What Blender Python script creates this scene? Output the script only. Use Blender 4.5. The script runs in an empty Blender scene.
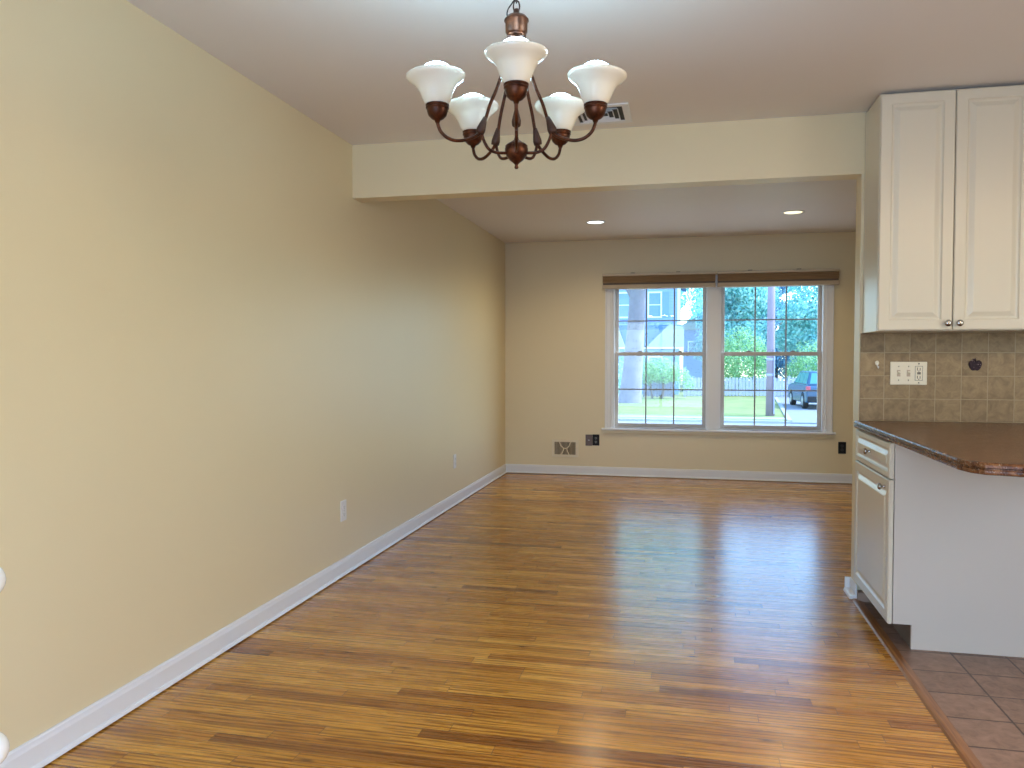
import bpy, bmesh, math, random
from mathutils import Vector, Matrix
random.seed(7)
S = bpy.context.scene
COL = S.collection
PI = math.pi
R = math.radians

# ------------------------------------------------------------------ camera
cam_d = bpy.data.cameras.new('camera'); cam_d.sensor_width = 36.0
cam_d.lens = 777.6 / 1024 * 36.0; cam_d.clip_start = 0.02; cam_d.clip_end = 500
cam = bpy.data.objects.new('camera', cam_d); COL.objects.link(cam)
cam.location = (0, 0, 1.2141); cam.rotation_euler = (R(90 - 1.842), R(0), R(12.575))
S.camera = cam

# ------------------------------------------------------------------ exposure
S.view_settings.view_transform = 'Standard'; S.view_settings.look = 'None'
S.view_settings.exposure = 0.09; S.view_settings.gamma = 1.0
S.view_settings.use_curve_mapping = False

# ------------------------------------------------------------------ sky and sun
W = bpy.data.worlds.new('sky'); S.world = W; W.use_nodes = True
wn = W.node_tree.nodes; wl = W.node_tree.links
bg = wn['Background']
sky = wn.new('ShaderNodeTexSky'); sky.sky_type = 'NISHITA'; sky.sun_disc = False
sky.sun_elevation = R(50); sky.sun_rotation = R(78); sky.air_density = 1.2; sky.dust_density = 0.6; sky.ozone_density = 1.5
tint = wn.new('ShaderNodeMix'); tint.data_type = 'RGBA'; tint.blend_type = 'MULTIPLY'; tint.inputs[0].default_value = 1.0
tint.inputs[7].default_value = (0.80, 0.93, 1.08, 1)
wl.new(sky.outputs[0], tint.inputs[6]); wl.new(tint.outputs[2], bg.inputs[0]); bg.inputs[1].default_value = 0.98

def light(kind, name, loc, rot, energy, color, **kw):
    d = bpy.data.lights.new(name, kind); d.energy = energy; d.color = color
    for k, v in kw.items(): setattr(d, k, v)
    o = bpy.data.objects.new(name, d); COL.objects.link(o); o.location = loc; o.rotation_euler = rot
    return o
light('SUN', 'sun', (0, 0, 20), (0, R(40), R(12)), 4.6, (1.0, 0.93, 0.80), angle=R(0.6))
# daylight through the glazed door behind the camera and the kitchen window on the right
light('AREA', 'rear_door_daylight', (-0.55, -1.60, 1.0), (R(76), 0, 0), 76, (0.36, 0.58, 1.0), shape='RECTANGLE', size=2.0, size_y=1.8)
light('AREA', 'kitchen_window_daylight', (3.28, 1.2, 1.55), (0, R(90), 0), 22, (0.95, 0.95, 1.0), shape='RECTANGLE', size=0.95, size_y=1.5)
# the kitchen's ceiling lamp, above and right of the camera
light('AREA', 'kitchen_ceiling_lamp', (1.9, 0.9, 2.36), (0, 0, 0), 62, (1.0, 0.75, 0.47), shape='RECTANGLE', size=1.2, size_y=0.6)
# helps the renderer find the front window
po = light('AREA', 'front_window_portal', (0.29, 8.23, 1.24), (R(-90), 0, 0), 1, (1, 1, 1), shape='RECTANGLE', size=2.2, size_y=1.5)
po.data.cycles.is_portal = True

# ------------------------------------------------------------------ node helper
class NT:
    def __init__(s, name):
        s.m = bpy.data.materials.new(name); s.m.use_nodes = True
        s.t = s.m.node_tree; s.b = s.t.nodes['Principled BSDF']; s.out = s.t.nodes['Material Output']
    def n(s, typ, ins=(), out=0, **props):
        nd = s.t.nodes.new(typ)
        for k, v in props.items(): setattr(nd, k, v)
        items = ins.items() if isinstance(ins, dict) else enumerate(ins)
        for k, v in items:
            if v is None: continue
            s.set(nd.inputs[k], v)
        return nd.outputs[out]
    def set(s, sock, v):
        if isinstance(v, bpy.types.NodeSocket): s.t.links.new(v, sock)
        else:
            if hasattr(sock.default_value, '__len__') and not hasattr(v, '__len__'): v = [v] * len(sock.default_value)
            if hasattr(sock.default_value, '__len__') and len(sock.default_value) == 4 and len(v) == 3: v = (*v, 1)
            sock.default_value = v
    def P(s, k, v): s.set(s.b.inputs[k], v); return s
    def m_(s, op, a, b=None, c=None): return s.n('ShaderNodeMath', [a, b, c], operation=op)
    def obj(s): return s.n('ShaderNodeTexCoord', out=3)
    def noise(s, vec, scale, detail=3, rough=0.5, dist=0.0, out=0):
        return s.n('ShaderNodeTexNoise', {'Vector': vec, 'Scale': scale, 'Detail': detail, 'Roughness': rough, 'Distortion': dist}, out)
    def ramp(s, fac, stops):
        nd = s.t.nodes.new('ShaderNodeValToRGB'); s.set(nd.inputs[0], fac); e = nd.color_ramp.elements
        while len(e) < len(stops): e.new(0.5)
        for i, (p, c) in enumerate(stops): e[i].position = p; e[i].color = (*c, 1) if len(c) == 3 else c
        return nd.outputs[0]
    def mix(s, f, a, b, blend='MIX'):
        nd = s.t.nodes.new('ShaderNodeMix'); nd.data_type = 'RGBA'; nd.blend_type = blend
        s.set(nd.inputs[0], f); s.set(nd.inputs[6], a); s.set(nd.inputs[7], b); return nd.outputs[2]
    def bump(s, h, strength=0.2, dist=0.01):
        o = s.n('ShaderNodeBump', {'Strength': strength, 'Distance': dist, 'Height': h}); s.t.links.new(o, s.b.inputs['Normal']); return s

def paint(name, col, rough=0.6, var=0.03, bump=0.04, scale=60, spec=0.5, metal=0.0):
    t = NT(name); o = t.obj()
    c2 = tuple(max(0, c * (1 - var * 2)) for c in col)
    t.P('Base Color', t.mix(t.noise(o, 1.7, 4), c2, col)).P('Roughness', rough).P('Specular IOR Level', spec).P('Metallic', metal)
    if bump: t.bump(t.noise(o, scale, 2), bump, 0.003)
    return t.m

M = {}
M['wall'] = paint('cream_wall_paint', (0.77, 0.665, 0.425), 0.42, 0.02, 0.05, 140, 0.75)
M['ceiling'] = paint('ceiling_paint', (0.80, 0.765, 0.73), 0.5, 0.02, 0.05, 140)
M['white'] = paint('white_trim_paint', (0.78, 0.80, 0.82), 0.32, 0.02, 0.02, 40)
M['cabinet'] = paint('white_thermofoil', (0.68, 0.625, 0.495), 0.30, 0.015, 0.0)
M['panel'] = paint('white_laminate', (0.60, 0.555, 0.485), 0.38, 0.015, 0.0)
M['almond'] = paint('almond_plastic', (0.78, 0.72, 0.56), 0.35, 0.01, 0)
M['plastic'] = paint('white_plastic', (0.78, 0.78, 0.76), 0.35, 0.01, 0)
M['black'] = paint('black_plastic', (0.010, 0.010, 0.011), 0.5, 0.01, 0, spec=.25)
M['darkgrey'] = paint('dark_slot', (0.03, 0.03, 0.03), 0.6, 0.01, 0)
M['brownplate'] = paint('brown_plate', (0.13, 0.08, 0.06), 0.4, 0.02, 0)
M['chrome'] = paint('brushed_nickel', (0.42, 0.40, 0.38), 0.22, 0.05, 0, metal=1.0)
M['ventcream'] = paint('cream_vent_metal', (0.80, 0.72, 0.54), 0.5, 0.02, 0)
M['ventdark'] = paint('vent_shadow_mesh', (0.13, 0.10, 0.06), 0.8, 0.1, 0)
M['kick'] = paint('toe_kick_board', (0.17, 0.13, 0.10), 0.6, 0.1, 0.05, 30)
M['rawwood'] = paint('pinkish_plywood_block', (0.42, 0.29, 0.22), 0.7, 0.12, 0.1, 30)
M['ext_black'] = paint('black_rubber', (0.02, 0.02, 0.022), 0.8, 0.05, 0)

def bronze():
    t = NT('oil_rubbed_bronze'); o = t.obj()
    n = t.noise(o, 45, 4, 0.6)
    t.P('Base Color', t.ramp(n, [(0.30, (0.025, 0.009, 0.005)), (0.55, (0.085, 0.028, 0.012)), (0.8, (0.19, 0.062, 0.022))]))
    t.P('Metallic', 0.75).P('Roughness', 0.38); return t.m
M['bronze'] = bronze()
M['bronze_dark'] = paint('dark_bronze', (0.07, 0.035, 0.025), 0.5, 0.1, 0, metal=0.5)

def opal():
    t = NT('opal_glass')
    t.P('Base Color', (0.80, 0.78, 0.66)).P('Roughness', 0.22)
    tr = t.n('ShaderNodeBsdfTranslucent', {'Color': (0.95, 0.96, 0.92)})
    mx = t.n('ShaderNodeMixShader', {0: 0.02, 1: t.b.outputs[0], 2: tr})
    t.t.links.new(mx, t.out.inputs[0]); return t.m
M['opal'] = opal()

def glass():
    t = NT('window_glass')
    tr = t.n('ShaderNodeBsdfTransparent', {'Color': (0.93, 0.985, 1.0)})
    gl = t.n('ShaderNodeBsdfGlossy', {'Color': (1, 1, 1), 'Roughness': 0.0})
    mx = t.n('ShaderNodeMixShader', {0: 0.015, 1: tr, 2: gl})
    t.t.links.new(mx, t.out.inputs[0]); return t.m
M['glass'] = glass()

def emit(name, col, st):
    t = NT(name); t.P('Base Color', (0.8, 0.8, 0.8)).P('Emission Color', col).P('Emission Strength', st); return t.m
M['bulb'] = emit('frosted_bulb_glow', (0.45, 0.76, 1.0), 60.0)
M['led_cool'] = emit('lamp_glow_cool', (0.85, 0.97, 1.0), 2.2)
M['led_warm'] = emit('lamp_glow_warm', (1.0, 0.86, 0.50), 1.5)

def oak_floor():
    t = NT('oak_strip_floor'); o = t.obj()
    sep = t.t.nodes.new('ShaderNodeSeparateXYZ'); t.t.links.new(o, sep.inputs[0]); x, y = sep.outputs[0], sep.outputs[1]
    wdt = 0.057
    yr = t.m_('DIVIDE', y, wdt); row = t.m_('FLOOR', yr); fy = t.m_('FRACT', yr)
    rr = t.n('ShaderNodeTexWhiteNoise', {'W': row}, 0, noise_dimensions='1D')
    rr2 = t.n('ShaderNodeTexWhiteNoise', {'W': t.m_('ADD', row, 91.3)}, 0, noise_dimensions='1D')
    ln = t.m_('MULTIPLY_ADD', rr2, 0.75, 0.45)
    xu = t.m_('ADD', t.m_('DIVIDE', x, ln), t.m_('MULTIPLY', rr, 13.7)); pl = t.m_('FLOOR', xu); fx = t.m_('FRACT', xu)
    idv = t.n('ShaderNodeCombineXYZ', [row, pl, 3.0])
    pid = t.n('ShaderNodeTexWhiteNoise', {'Vector': idv}, 0, noise_dimensions='3D')
    pid2 = t.n('ShaderNodeTexWhiteNoise', {'Vector': t.n('ShaderNodeVectorMath', [idv, (7.1, 3.3, 9.7)], operation='ADD')}, 0, noise_dimensions='3D')
    base = t.ramp(pid, [(0.0, (0.22, 0.078, 0.010)), (0.10, (0.42, 0.175, 0.022)), (0.5, (0.52, 0.245, 0.033)), (0.85, (0.60, 0.30, 0.045)), (1.0, (0.72, 0.41, 0.085))])
    # grain stretched along the board, each board its own slice
    off = t.m_('MULTIPLY', pid2, 37.0)
    gv = t.n('ShaderNodeCombineXYZ', [t.m_('MULTIPLY', x, 1.6), t.m_('MULTIPLY', y, 26.0), off])
    g1 = t.noise(gv, 1.6, 5, 0.6, 1.2)
    gv2 = t.n('ShaderNodeCombineXYZ', [t.m_('MULTIPLY', x, 6.0), t.m_('MULTIPLY', y, 190.0), off])
    g2 = t.noise(gv2, 1.0, 3, 0.6)
    wv = t.n('ShaderNodeTexWave', {'Vector': t.n('ShaderNodeCombineXYZ', [t.m_('MULTIPLY', x, 0.55), t.m_('MULTIPLY', y, 6.0), off]), 'Scale': 2.6, 'Distortion': 7.0, 'Detail': 3.0, 'Detail Scale': 1.3}, 1, wave_type='BANDS', bands_direction='Y')
    grain = t.m_('ADD', t.m_('MULTIPLY', g1, 0.6), t.m_('ADD', t.m_('MULTIPLY', g2, 0.17), t.m_('MULTIPLY', wv, 0.24)))
    gm = t.ramp(grain, [(0.38, (0.48, 0.38, 0.30)), (0.47, (0.90, 0.88, 0.86)), (0.64, (1.15, 1.15, 1.15))])
    c = t.mix(1.0, base, gm, 'MULTIPLY')
    # knots
    kv = t.n('ShaderNodeCombineXYZ', [t.m_('MULTIPLY', x, 3.0), t.m_('MULTIPLY', y, 11.0), off])
    kn = t.n('ShaderNodeTexVoronoi', {'Vector': kv, 'Scale': 0.8}, 0)
    c = t.mix(t.ramp(kn, [(0.03, (0.85,) * 3), (0.10, (0.0,) * 3)]), c, (0.09, 0.03, 0.01))
    ey = t.m_('MINIMUM', fy, t.m_('SUBTRACT', 1.0, fy)); ex = t.m_('MULTIPLY', t.m_('MINIMUM', fx, t.m_('SUBTRACT', 1.0, fx)), t.m_('MULTIPLY', ln, 17.5))
    e = t.m_('MINIMUM', ey, ex)
    gap = t.ramp(e, [(0.010, (1.0,) * 3), (0.035, (0.0,) * 3)])
    c = t.mix(t.m_('MULTIPLY', gap, 0.85), c, (0.10, 0.035, 0.01))
    t.P('Base Color', c).P('Roughness', t.m_('MULTIPLY_ADD', g1, 0.10, 0.22)).P('Specular IOR Level', 0.36)
    t.P('Coat Weight', 0.30).P('Coat Roughness', 0.20)
    h = t.m_('ADD', t.m_('MULTIPLY', e, 0.0), t.m_('ADD', t.m_('MULTIPLY', gap, -0.6), t.m_('ADD', t.m_('MULTIPLY', g2, 0.12), t.m_('MULTIPLY', pid2, 0.25))))
    t.bump(h, 0.35, 0.0012)
    return t.m
M['oak'] = oak_floor()

def oak_strip(name, ax):
    t = NT(name); o = t.obj(); mp = t.n('ShaderNodeMapping', {'Vector': o, 'Scale': (40, 2, 10) if ax == 'y' else (2, 40, 10)})
    g = t.noise(mp, 1.5, 5, 0.6, 1.0)
    t.P('Base Color', t.ramp(g, [(0.3, (0.14, 0.052, 0.014)), (0.55, (0.30, 0.13, 0.038)), (0.75, (0.40, 0.19, 0.06))])).P('Roughness', 0.3)
    return t.m
M['oak_trim'] = oak_strip('oak_threshold', 'y')

def tiles(name, size, off, c1, c2, grout, gw, rough, axes, bumpy=0.3):
    t = NT(name); o = t.obj()
    sep = t.t.nodes.new('ShaderNodeSeparateXYZ'); t.t.links.new(o, sep.inputs[0]); a, b = sep.outputs[axes[0]], sep.outputs[axes[1]]
    ua = t.m_('DIVIDE', t.m_('SUBTRACT', a, off[0]), size[0]); ub = t.m_('DIVIDE', t.m_('SUBTRACT', b, off[1]), size[1])
    fa, fb = t.m_('FRACT', ua), t.m_('FRACT', ub)
    idv = t.n('ShaderNodeCombineXYZ', [t.m_('FLOOR', ua), t.m_('FLOOR', ub), 1.0])
    wnz = t.n('ShaderNodeTexWhiteNoise', {'Vector': idv}, 0, noise_dimensions='3D')
    ea = t.m_('MULTIPLY', t.m_('MINIMUM', fa, t.m_('SUBTRACT', 1.0, fa)), size[0]); eb = t.m_('MULTIPLY', t.m_('MINIMUM', fb, t.m_('SUBTRACT', 1.0, fb)), size[1])
    wob = t.m_('MULTIPLY', t.m_('SUBTRACT', t.noise(o, 60, 3), 0.5), gw * 0.8)
    e = t.m_('ADD', t.m_('MINIMUM', ea, eb), wob)
    g = t.n('ShaderNodeMapRange', {'Value': e, 'From Min': gw * 0.45, 'From Max': gw * 0.75, 'To Min': 1.0, 'To Max': 0.0})
    mot = t.noise(t.n('ShaderNodeVectorMath', [o, idv], operation='ADD'), 22, 6, 0.65, 0.6)
    col = t.mix(t.m_('MULTIPLY_ADD', wnz, 0.35, t.m_('MULTIPLY', t.ramp(mot, [(0.3, (0,) * 3), (0.7, (1,) * 3)]), 0.65)), c1, c2)
    t.P('Base Color', t.mix(g, col, grout)).P('Roughness', rough)
    t.bump(t.m_('SUBTRACT', t.m_('MULTIPLY', mot, 0.25), g), bumpy, 0.002)
    return t.m
M['splash'] = tiles('tumbled_stone_tile', (0.1165, 0.1145), (0.967 - 0.1165, 1.131 - 0.1145 * 3), (0.145, 0.092, 0.040), (0.37, 0.265, 0.13), (0.34, 0.265, 0.15), 0.0028, 0.45, (0, 2))
M['ktile'] = tiles('kitchen_floor_tile', (0.207, 0.207), (1.08 - 0.207 * 10, 3.285 - 0.207 * 30), (0.12, 0.068, 0.045), (0.36, 0.23, 0.165), (0.07, 0.045, 0.035), 0.006, 0.38, (0, 1))

def granite():
    t = NT('brown_granite_laminate'); o = t.obj()
    n1 = t.noise(o, 75, 5, 0.75); n2 = t.noise(o, 9, 6, 0.75, 1.5); n3 = t.noise(o, 260, 2, 0.5)
    c = t.ramp(n1, [(0.34, (0.010, 0.004, 0.003)), (0.45, (0.09, 0.025, 0.010)), (0.55, (0.20, 0.075, 0.025)), (0.68, (0.40, 0.22, 0.10))])
    c = t.mix(t.ramp(n2, [(0.40, (0,) * 3), (0.62, (0.7,) * 3)]), c, (0.15, 0.065, 0.022))
    n4 = t.noise(o, 26, 5, 0.7, 0.8); c = t.mix(0.6, c, t.ramp(n4, [(0.38, (0.018, 0.007, 0.004)), (0.5, (0.10, 0.042, 0.016)), (0.64, (0.26, 0.125, 0.05))]))
    c = t.mix(t.ramp(n3, [(0.62, (0,) * 3), (0.70, (0.6,) * 3)]), c, (0.5, 0.42, 0.33))
    t.P('Base Color', c).P('Roughness', 0.26).P('Specular IOR Level', 0.22); return t.m
M['granite'] = granite()

def shade_fabric():
    t = NT('brown_shade_fabric'); o = t.obj()
    mp = t.n('ShaderNodeMapping', {'Vector': o, 'Scale': (3, 60, 160)})
    n = t.noise(mp, 2.0, 4, 0.6)
    t.P('Base Color', t.ramp(n, [(0.3, (0.26, 0.17, 0.09)), (0.7, (0.44, 0.31, 0.18))])).P('Roughness', 0.8); return t.m
M['shade'] = shade_fabric()
M['shade_rail'] = paint('tan_shade_rail', (0.52, 0.42, 0.30), 0.5, 0.05, 0)
M['headrail'] = paint('headrail_metal', (0.62, 0.54, 0.40), 0.4, 0.05, 0)
M['sash'] = paint('window_sash_vinyl', (0.50, 0.47, 0.44), 0.4, 0.03, 0)
M['muntin'] = paint('grey_muntin', (0.30, 0.32, 0.33), 0.5, 0.03, 0)

# ------------------------------------------------------------------ mesh helpers
class MB:
    def __init__(s): s.v = []; s.f = []; s.sm = []
    def add(s, vs, fs, smooth=False):
        k = len(s.v); s.v += [tuple(v) for v in vs]; s.f += [tuple(i + k for i in f) for f in fs]; s.sm += [smooth] * len(fs); return s
    def box(s, a, b):
        (x0, y0, z0), (x1, y1, z1) = a, b
        return s.add([(x0, y0, z0), (x1, y0, z0), (x1, y1, z0), (x0, y1, z0), (x0, y0, z1), (x1, y0, z1), (x1, y1, z1), (x0, y1, z1)],
              [(0, 3, 2, 1), (4, 5, 6, 7), (0, 1, 5, 4), (1, 2, 6, 5), (2, 3, 7, 6), (3, 0, 4, 7)])
    def prism(s, prof, ax, a, b, smooth=False):
        # prof: 2D polygon, extruded along axis ax; 'x': (y,z), 'y': (x,z), 'z': (x,y)
        def P(p, t): return {'x': (t, p[0], p[1]), 'y': (p[0], t, p[1]), 'z': (p[0], p[1], t)}[ax]
        n = len(prof); vs = [P(p, a) for p in prof] + [P(p, b) for p in prof]
        fs = [(i, (i + 1) % n, n + (i + 1) % n, n + i) for i in range(n)]
        s.add(vs, fs, smooth); k = len(s.v) - 2 * n
        s.f += [tuple(k + i for i in range(n - 1, -1, -1)), tuple(k + n + i for i in range(n))]; s.sm += [False, False]; return s
    def lathe(s, prof, c=(0, 0, 0), n=32, mat=None, smooth=True):
        vs = []; fs = []; rings = []
        for r, z in prof:
            if r < 1e-6: rings.append([len(vs)]); vs.append((0, 0, z))
            else:
                rings.append(list(range(len(vs), len(vs) + n)))
                vs += [(r * math.cos(2 * PI * i / n), r * math.sin(2 * PI * i / n), z) for i in range(n)]
        for A, B in zip(rings, rings[1:]):
            if len(A) == 1 and len(B) == 1: continue
            for i in range(n):
                j = (i + 1) % n
                if len(A) == 1: fs.append((A[0], B[j], B[i]))
                elif len(B) == 1: fs.append((A[i], A[j], B[0]))
                else: fs.append((A[i], A[j], B[j], B[i]))
        mm = mat or Matrix.Identity(4); c = Vector(c)
        return s.add([mm @ Vector(v) + c for v in vs], fs, smooth)
    def tube(s, pts, r, n=8, closed=False, cap=True):
        pts = [Vector(p) for p in pts]; m = len(pts); rs = r if isinstance(r, (list, tuple)) else [r] * m
        vs = []; fs = []; up = None
        for i, p in enumerate(pts):
            if closed: d = pts[(i + 1) % m] - pts[i - 1]
            else: d = pts[min(i + 1, m - 1)] - pts[max(i - 1, 0)]
            d.normalize()
            if up is None:
                up = Vector((0, 0, 1)) if abs(d.z) < 0.9 else Vector((1, 0, 0))
            up = (up - d * up.dot(d)).normalized(); q = d.cross(up)
            vs += [p + (up * math.cos(2 * PI * k / n) + q * math.sin(2 * PI * k / n)) * rs[i] for k in range(n)]
        for i in range(m if closed else m - 1):
            for k in range(n):
                a = i * n + k; b = i * n + (k + 1) % n; j = (i + 1) % m
                fs.append((a, b, j * n + (k + 1) % n, j * n + k))
        if cap and not closed: fs += [tuple(range(n - 1, -1, -1)), tuple((m - 1) * n + k for k in range(n))]
        return s.add(vs, fs, True)
    def ball(s, c, r, n=16, sz=1.0):
        k = n // 2
        return s.lathe([(0 if i in (0, k) else r * math.sin(PI * i / k), -r * sz * math.cos(PI * i / k)) for i in range(k + 1)], c, n)
    def build(s, name, mat, parent=None, bevel=0, seg=2, fix=True):
        me = bpy.data.meshes.new(name); me.from_pydata(s.v, [], s.f)
        me.polygons.foreach_set('use_smooth', s.sm)
        me.materials.append(M[mat] if isinstance(mat, str) else mat)
        if fix:
            bm = bmesh.new(); bm.from_mesh(me); bmesh.ops.recalc_face_normals(bm, faces=bm.faces); bm.to_mesh(me); bm.free()
        me.update()
        o = bpy.data.objects.new(name, me); COL.objects.link(o)
        if parent: o.parent = parent
        if bevel:
            b = o.modifiers.new('bevel', 'BEVEL'); b.width = bevel; b.segments = seg; b.limit_method = 'ANGLE'; b.angle_limit = R(40)
        return o

def tag(o, label, cat, group=None, kind=None):
    o['label'] = label; o['category'] = cat
    if group: o['group'] = group
    if kind: o['kind'] = kind
    return o
def thing(name, loc, label, cat, group=None, rz=0):
    o = bpy.data.objects.new(name, None); COL.objects.link(o); o.location = loc; o.rotation_euler = (0, 0, rz); o.empty_display_size = 0.1
    return tag(o, label, cat, group)
def struct(o): o['kind'] = 'structure'; return o
def copy_tree(o, parent=None):
    c = o.copy(); COL.objects.link(c); c.parent = parent
    for ch in list(o.children): copy_tree(ch, c)
    return c

# ------------------------------------------------------------------ room dimensions
XL, YF, YB, ZB, C, XR, XK, YR = -1.875, 8.075, 4.196, 2.137, 2.44, 0.851, 3.3, -1.75
T = 0.121
# floors
struct(MB().prism([(XL, YR), (0.84, YR), (0.84, YB + T * 0.5), (XR, YB + T * 0.5), (XR, YB + T), (XK, YB + T), (XK, YF), (XL, YF)], 'z', -0.12, 0).build('floor', 'oak'))
f2 = struct(MB().box((0.84, YR, -0.12), (XK, YB, -0.004)).build('floor_kitchen', 'ktile'))
# oak threshold strip where the two floors meet
struct(MB().prism([(0.826, 0.0), (0.832, 0.007), (0.845, 0.008), (0.872, 0.003), (0.877, -0.006), (0.826, -0.006)], 'y', YR, YB - 0.02).build('trim_1', 'oak_trim'))
# ceiling
struct(MB().box((XL - .15, YR - .15, C), (XK + .15, YF + .15, C + 0.15)).build('ceiling', 'ceiling'))
# walls
struct(MB().box((XL - .15, YR - .15, -.12), (XL, YF + .15, C)).build('wall_left', 'wall'))
struct(MB().box((XK, YR - .15, -.12), (XK + .15, 0.42, C)).box((XK, 1.98, -.12), (XK + .15, YF + .15, C)).box((XK, 0.42, -.12), (XK + .15, 1.98, 1.05)).box((XK, 0.42, 2.05), (XK + .15, 1.98, C)).build('wall_right', 'wall'))
WX0, WX1, WZ0, WZ1 = -0.745, 1.335, 0.50, 1.995
struct(MB().box((XL, YF, -.12), (WX0, YF + .15, C)).box((WX1, YF, -.12), (XK, YF + .15, C)).box((WX0, YF, -.12), (WX1, YF + .15, WZ0)).box((WX0, YF, WZ1), (WX1, YF + .15, C)).build('wall_far', 'wall'))
struct(MB().box((XL, YR - .15, -.12), (-1.6, YR, C)).box((0.5, YR - .15, -.12), (XK, YR, C)).box((-1.6, YR - .15, 2.1), (0.5, YR, C)).box((-1.6, YR - .15, -.12), (0.5, YR, 0.0)).build('wall_back', 'wall'))
struct(MB().box((XR, YB, -.12), (XK, YB + T, C)).build('wall_partition', 'wall'))
struct(MB().box((XL, YB, ZB), (XR, YB + T, C)).build('trim_2_beam', 'wall'))

def base_prof(h=0.094):  # (offset from wall, z)
    return [(0, 0.006), (0.026, 0.006), (0.026, 0.008), (0.024, 0.012), (0.020, 0.017), (0.015, 0.019), (0.015, h - 0.020), (0.0125, h - 0.012), (0.011, h - 0.004), (0.007, h), (0, h)]
struct(MB().prism([(XL + p, z) for p, z in base_prof()], 'y', YR, YF - .001).build('baseboard_left', 'white'))
struct(MB().prism([(YF - p, z) for p, z in base_prof()], 'x', XL + .001, XK - .001).build('baseboard_far', 'white'))
# baseboard return wrapped round the end of the partition
foot = [(0, .003), (.036, .003), (.036, .010), (.032, .018), (.022, .022), (.007, .024), (.007, .066), (.004, .074), (0, .075)]
mb = MB().prism([(XR - p, z) for p, z in foot], 'y', YB - 0.03, YB + T + 0.0)
mb.prism([(YB + T + p, z) for p, z in base_prof(.075)], 'x', XR - 0.028, XK - .001)
struct(mb.build('baseboard_partition', 'white'))
struct(MB().box((XR + 0.002, YB - 0.055, 0.0), (0.925, YB - 0.002, 0.045)).build('trim_3_block', 'rawwood'))

# rear glazed door and kitchen window frames (behind and beside the camera)
d1 = struct(MB().box((-1.6, YR - .05, 0), (-1.54, YR + .0, 2.1)).box((0.44, YR - .05, 0), (0.5, YR, 2.1)).box((-1.54, YR - .05, 2.04), (0.44, YR, 2.1)).box((-1.54, YR - .05, 0), (0.44, YR, .04)).box((-0.58, YR - .05, .04), (-0.52, YR, 2.04)).build('door_1', 'white'))
w3 = struct(MB().box((XK, .42, 1.05), (XK + .05, .47, 2.05)).box((XK, 1.93, 1.05), (XK + .05, 1.98, 2.05)).box((XK, .47, 2.0), (XK + .05, 1.93, 2.05)).box((XK, .47, 1.05), (XK + .05, 1.93, 1.1)).build('window_3', 'white'))


# ------------------------------------------------------------------ front window
# casing, stool, apron shared by the two units
def casing_prof(x0, x1):
    w = x1 - x0
    return x0, x1
mb = MB()
for (a, b, flip) in ((-0.812, -0.740, 1), (1.330, 1.402, -1)):
    n = [(0, 0), (0.0, 0.020), (0.010, 0.020), (0.016, 0.014), (0.050, 0.011), (0.060, 0.014), (0.072, 0.012), (0.072, 0)]
    pr = [((a + p) if flip == 1 else (b - p), YF - q) for p, q in n]
    mb.prism(pr, 'z', 0.50, 2.03)
mb.box((-0.812, YF - 0.016, 1.995), (1.402, YF, 2.05))
mb.box((0.225, YF - 0.016, 0.50), (0.325, YF, 1.996))
struct(mb.build('trim_4_casing', 'white'))
struct(MB().prism([(YF + 0.05, 0.478), (YF - 0.036, 0.478), (YF - 0.042, 0.484), (YF - 0.042, 0.494), (YF - 0.036, 0.50), (YF + 0.05, 0.50)], 'x', -0.845, 1.430).build('trim_5_stool', 'white'))
struct(MB().prism([(YF, 0.440), (YF - 0.012, 0.440), (YF - 0.015, 0.450), (YF - 0.015, 0.4775), (YF, 0.4775)], 'x', -0.822, 1.410).build('trim_6_apron', 'wall'))

def window_unit(idx, x0, x1):
    # x0..x1 clear opening, frame depth in the wall
    fr = MB()
    fr.box((x0, YF + .0, .50), (x0 + .022, YF + .14, 1.995)).box((x1 - .022, YF, .50), (x1, YF + .14, 1.995)).box((x0 + .022, YF, 1.973), (x1 - .022, YF + .14, 1.995)).box((x0 + .022, YF + .051, .50), (x1 - .022, YF + .14, .512))
    root = struct(fr.build('window_%d' % idx, 'white'))
    a, b = x0 + .023, x1 - .023
    for nm, z0, z1, y, mid in (('upper_sash', 1.245, 1.972, YF + .085, 1.245), ('lower_sash', .513, 1.285, YF + .052, 1.285)):
        st = 0.036
        m = MB()
        m.box((a, y, z0), (a + st, y + .028, z1)).box((b - st, y, z0), (b, y + .028, z1))
        rb = 0.034 if nm == 'upper_sash' else 0.036
        rt = 0.036 if nm == 'upper_sash' else 0.034
        m.box((a + st, y, z1 - rt), (b - st, y + .028, z1)).box((a + st, y, z0), (b - st, y + .028, z0 + rb))
        sash = m.build(nm, 'sash', root, bevel=0.003)
        ga, gb, gz0, gz1 = a + st, b - st, z0 + rb, z1 - rt
        MB().box((ga, y + .012, gz0), (gb, y + .016, gz1)).build('glass_pane', 'glass', sash)
        g = MB()
        for k in (1, 2):
            xx = ga + (gb - ga) * k / 3; g.box((xx - .007, y + .006, gz0), (xx + .007, y + .0115, gz1))
        zz = (gz0 + gz1) / 2
        for k in range(3):
            xa = ga + (gb - ga) * k / 3 + (.007 if k else 0); xb = ga + (gb - ga) * (k + 1) / 3 - (.007 if k < 2 else 0)
            g.box((xa, y + .006, zz - .0065), (xb, y + .0115, zz + .0065))
        g.build('muntin_grid', 'muntin', sash)
        if nm == 'lower_sash':
            for q in (0.28, 0.72):
                xx = a + (b - a) * q
                MB().box((xx - .022, y + .004, z1), (xx + .022, y + .024, z1 + .008)).box((xx - .01, y - .004, z1 + .008), (xx + .016, y + .012, z1 + .014)).build('sash_lock', 'muntin', sash, bevel=.002)
    return root
window_unit(1, -0.739, 0.226)
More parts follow.
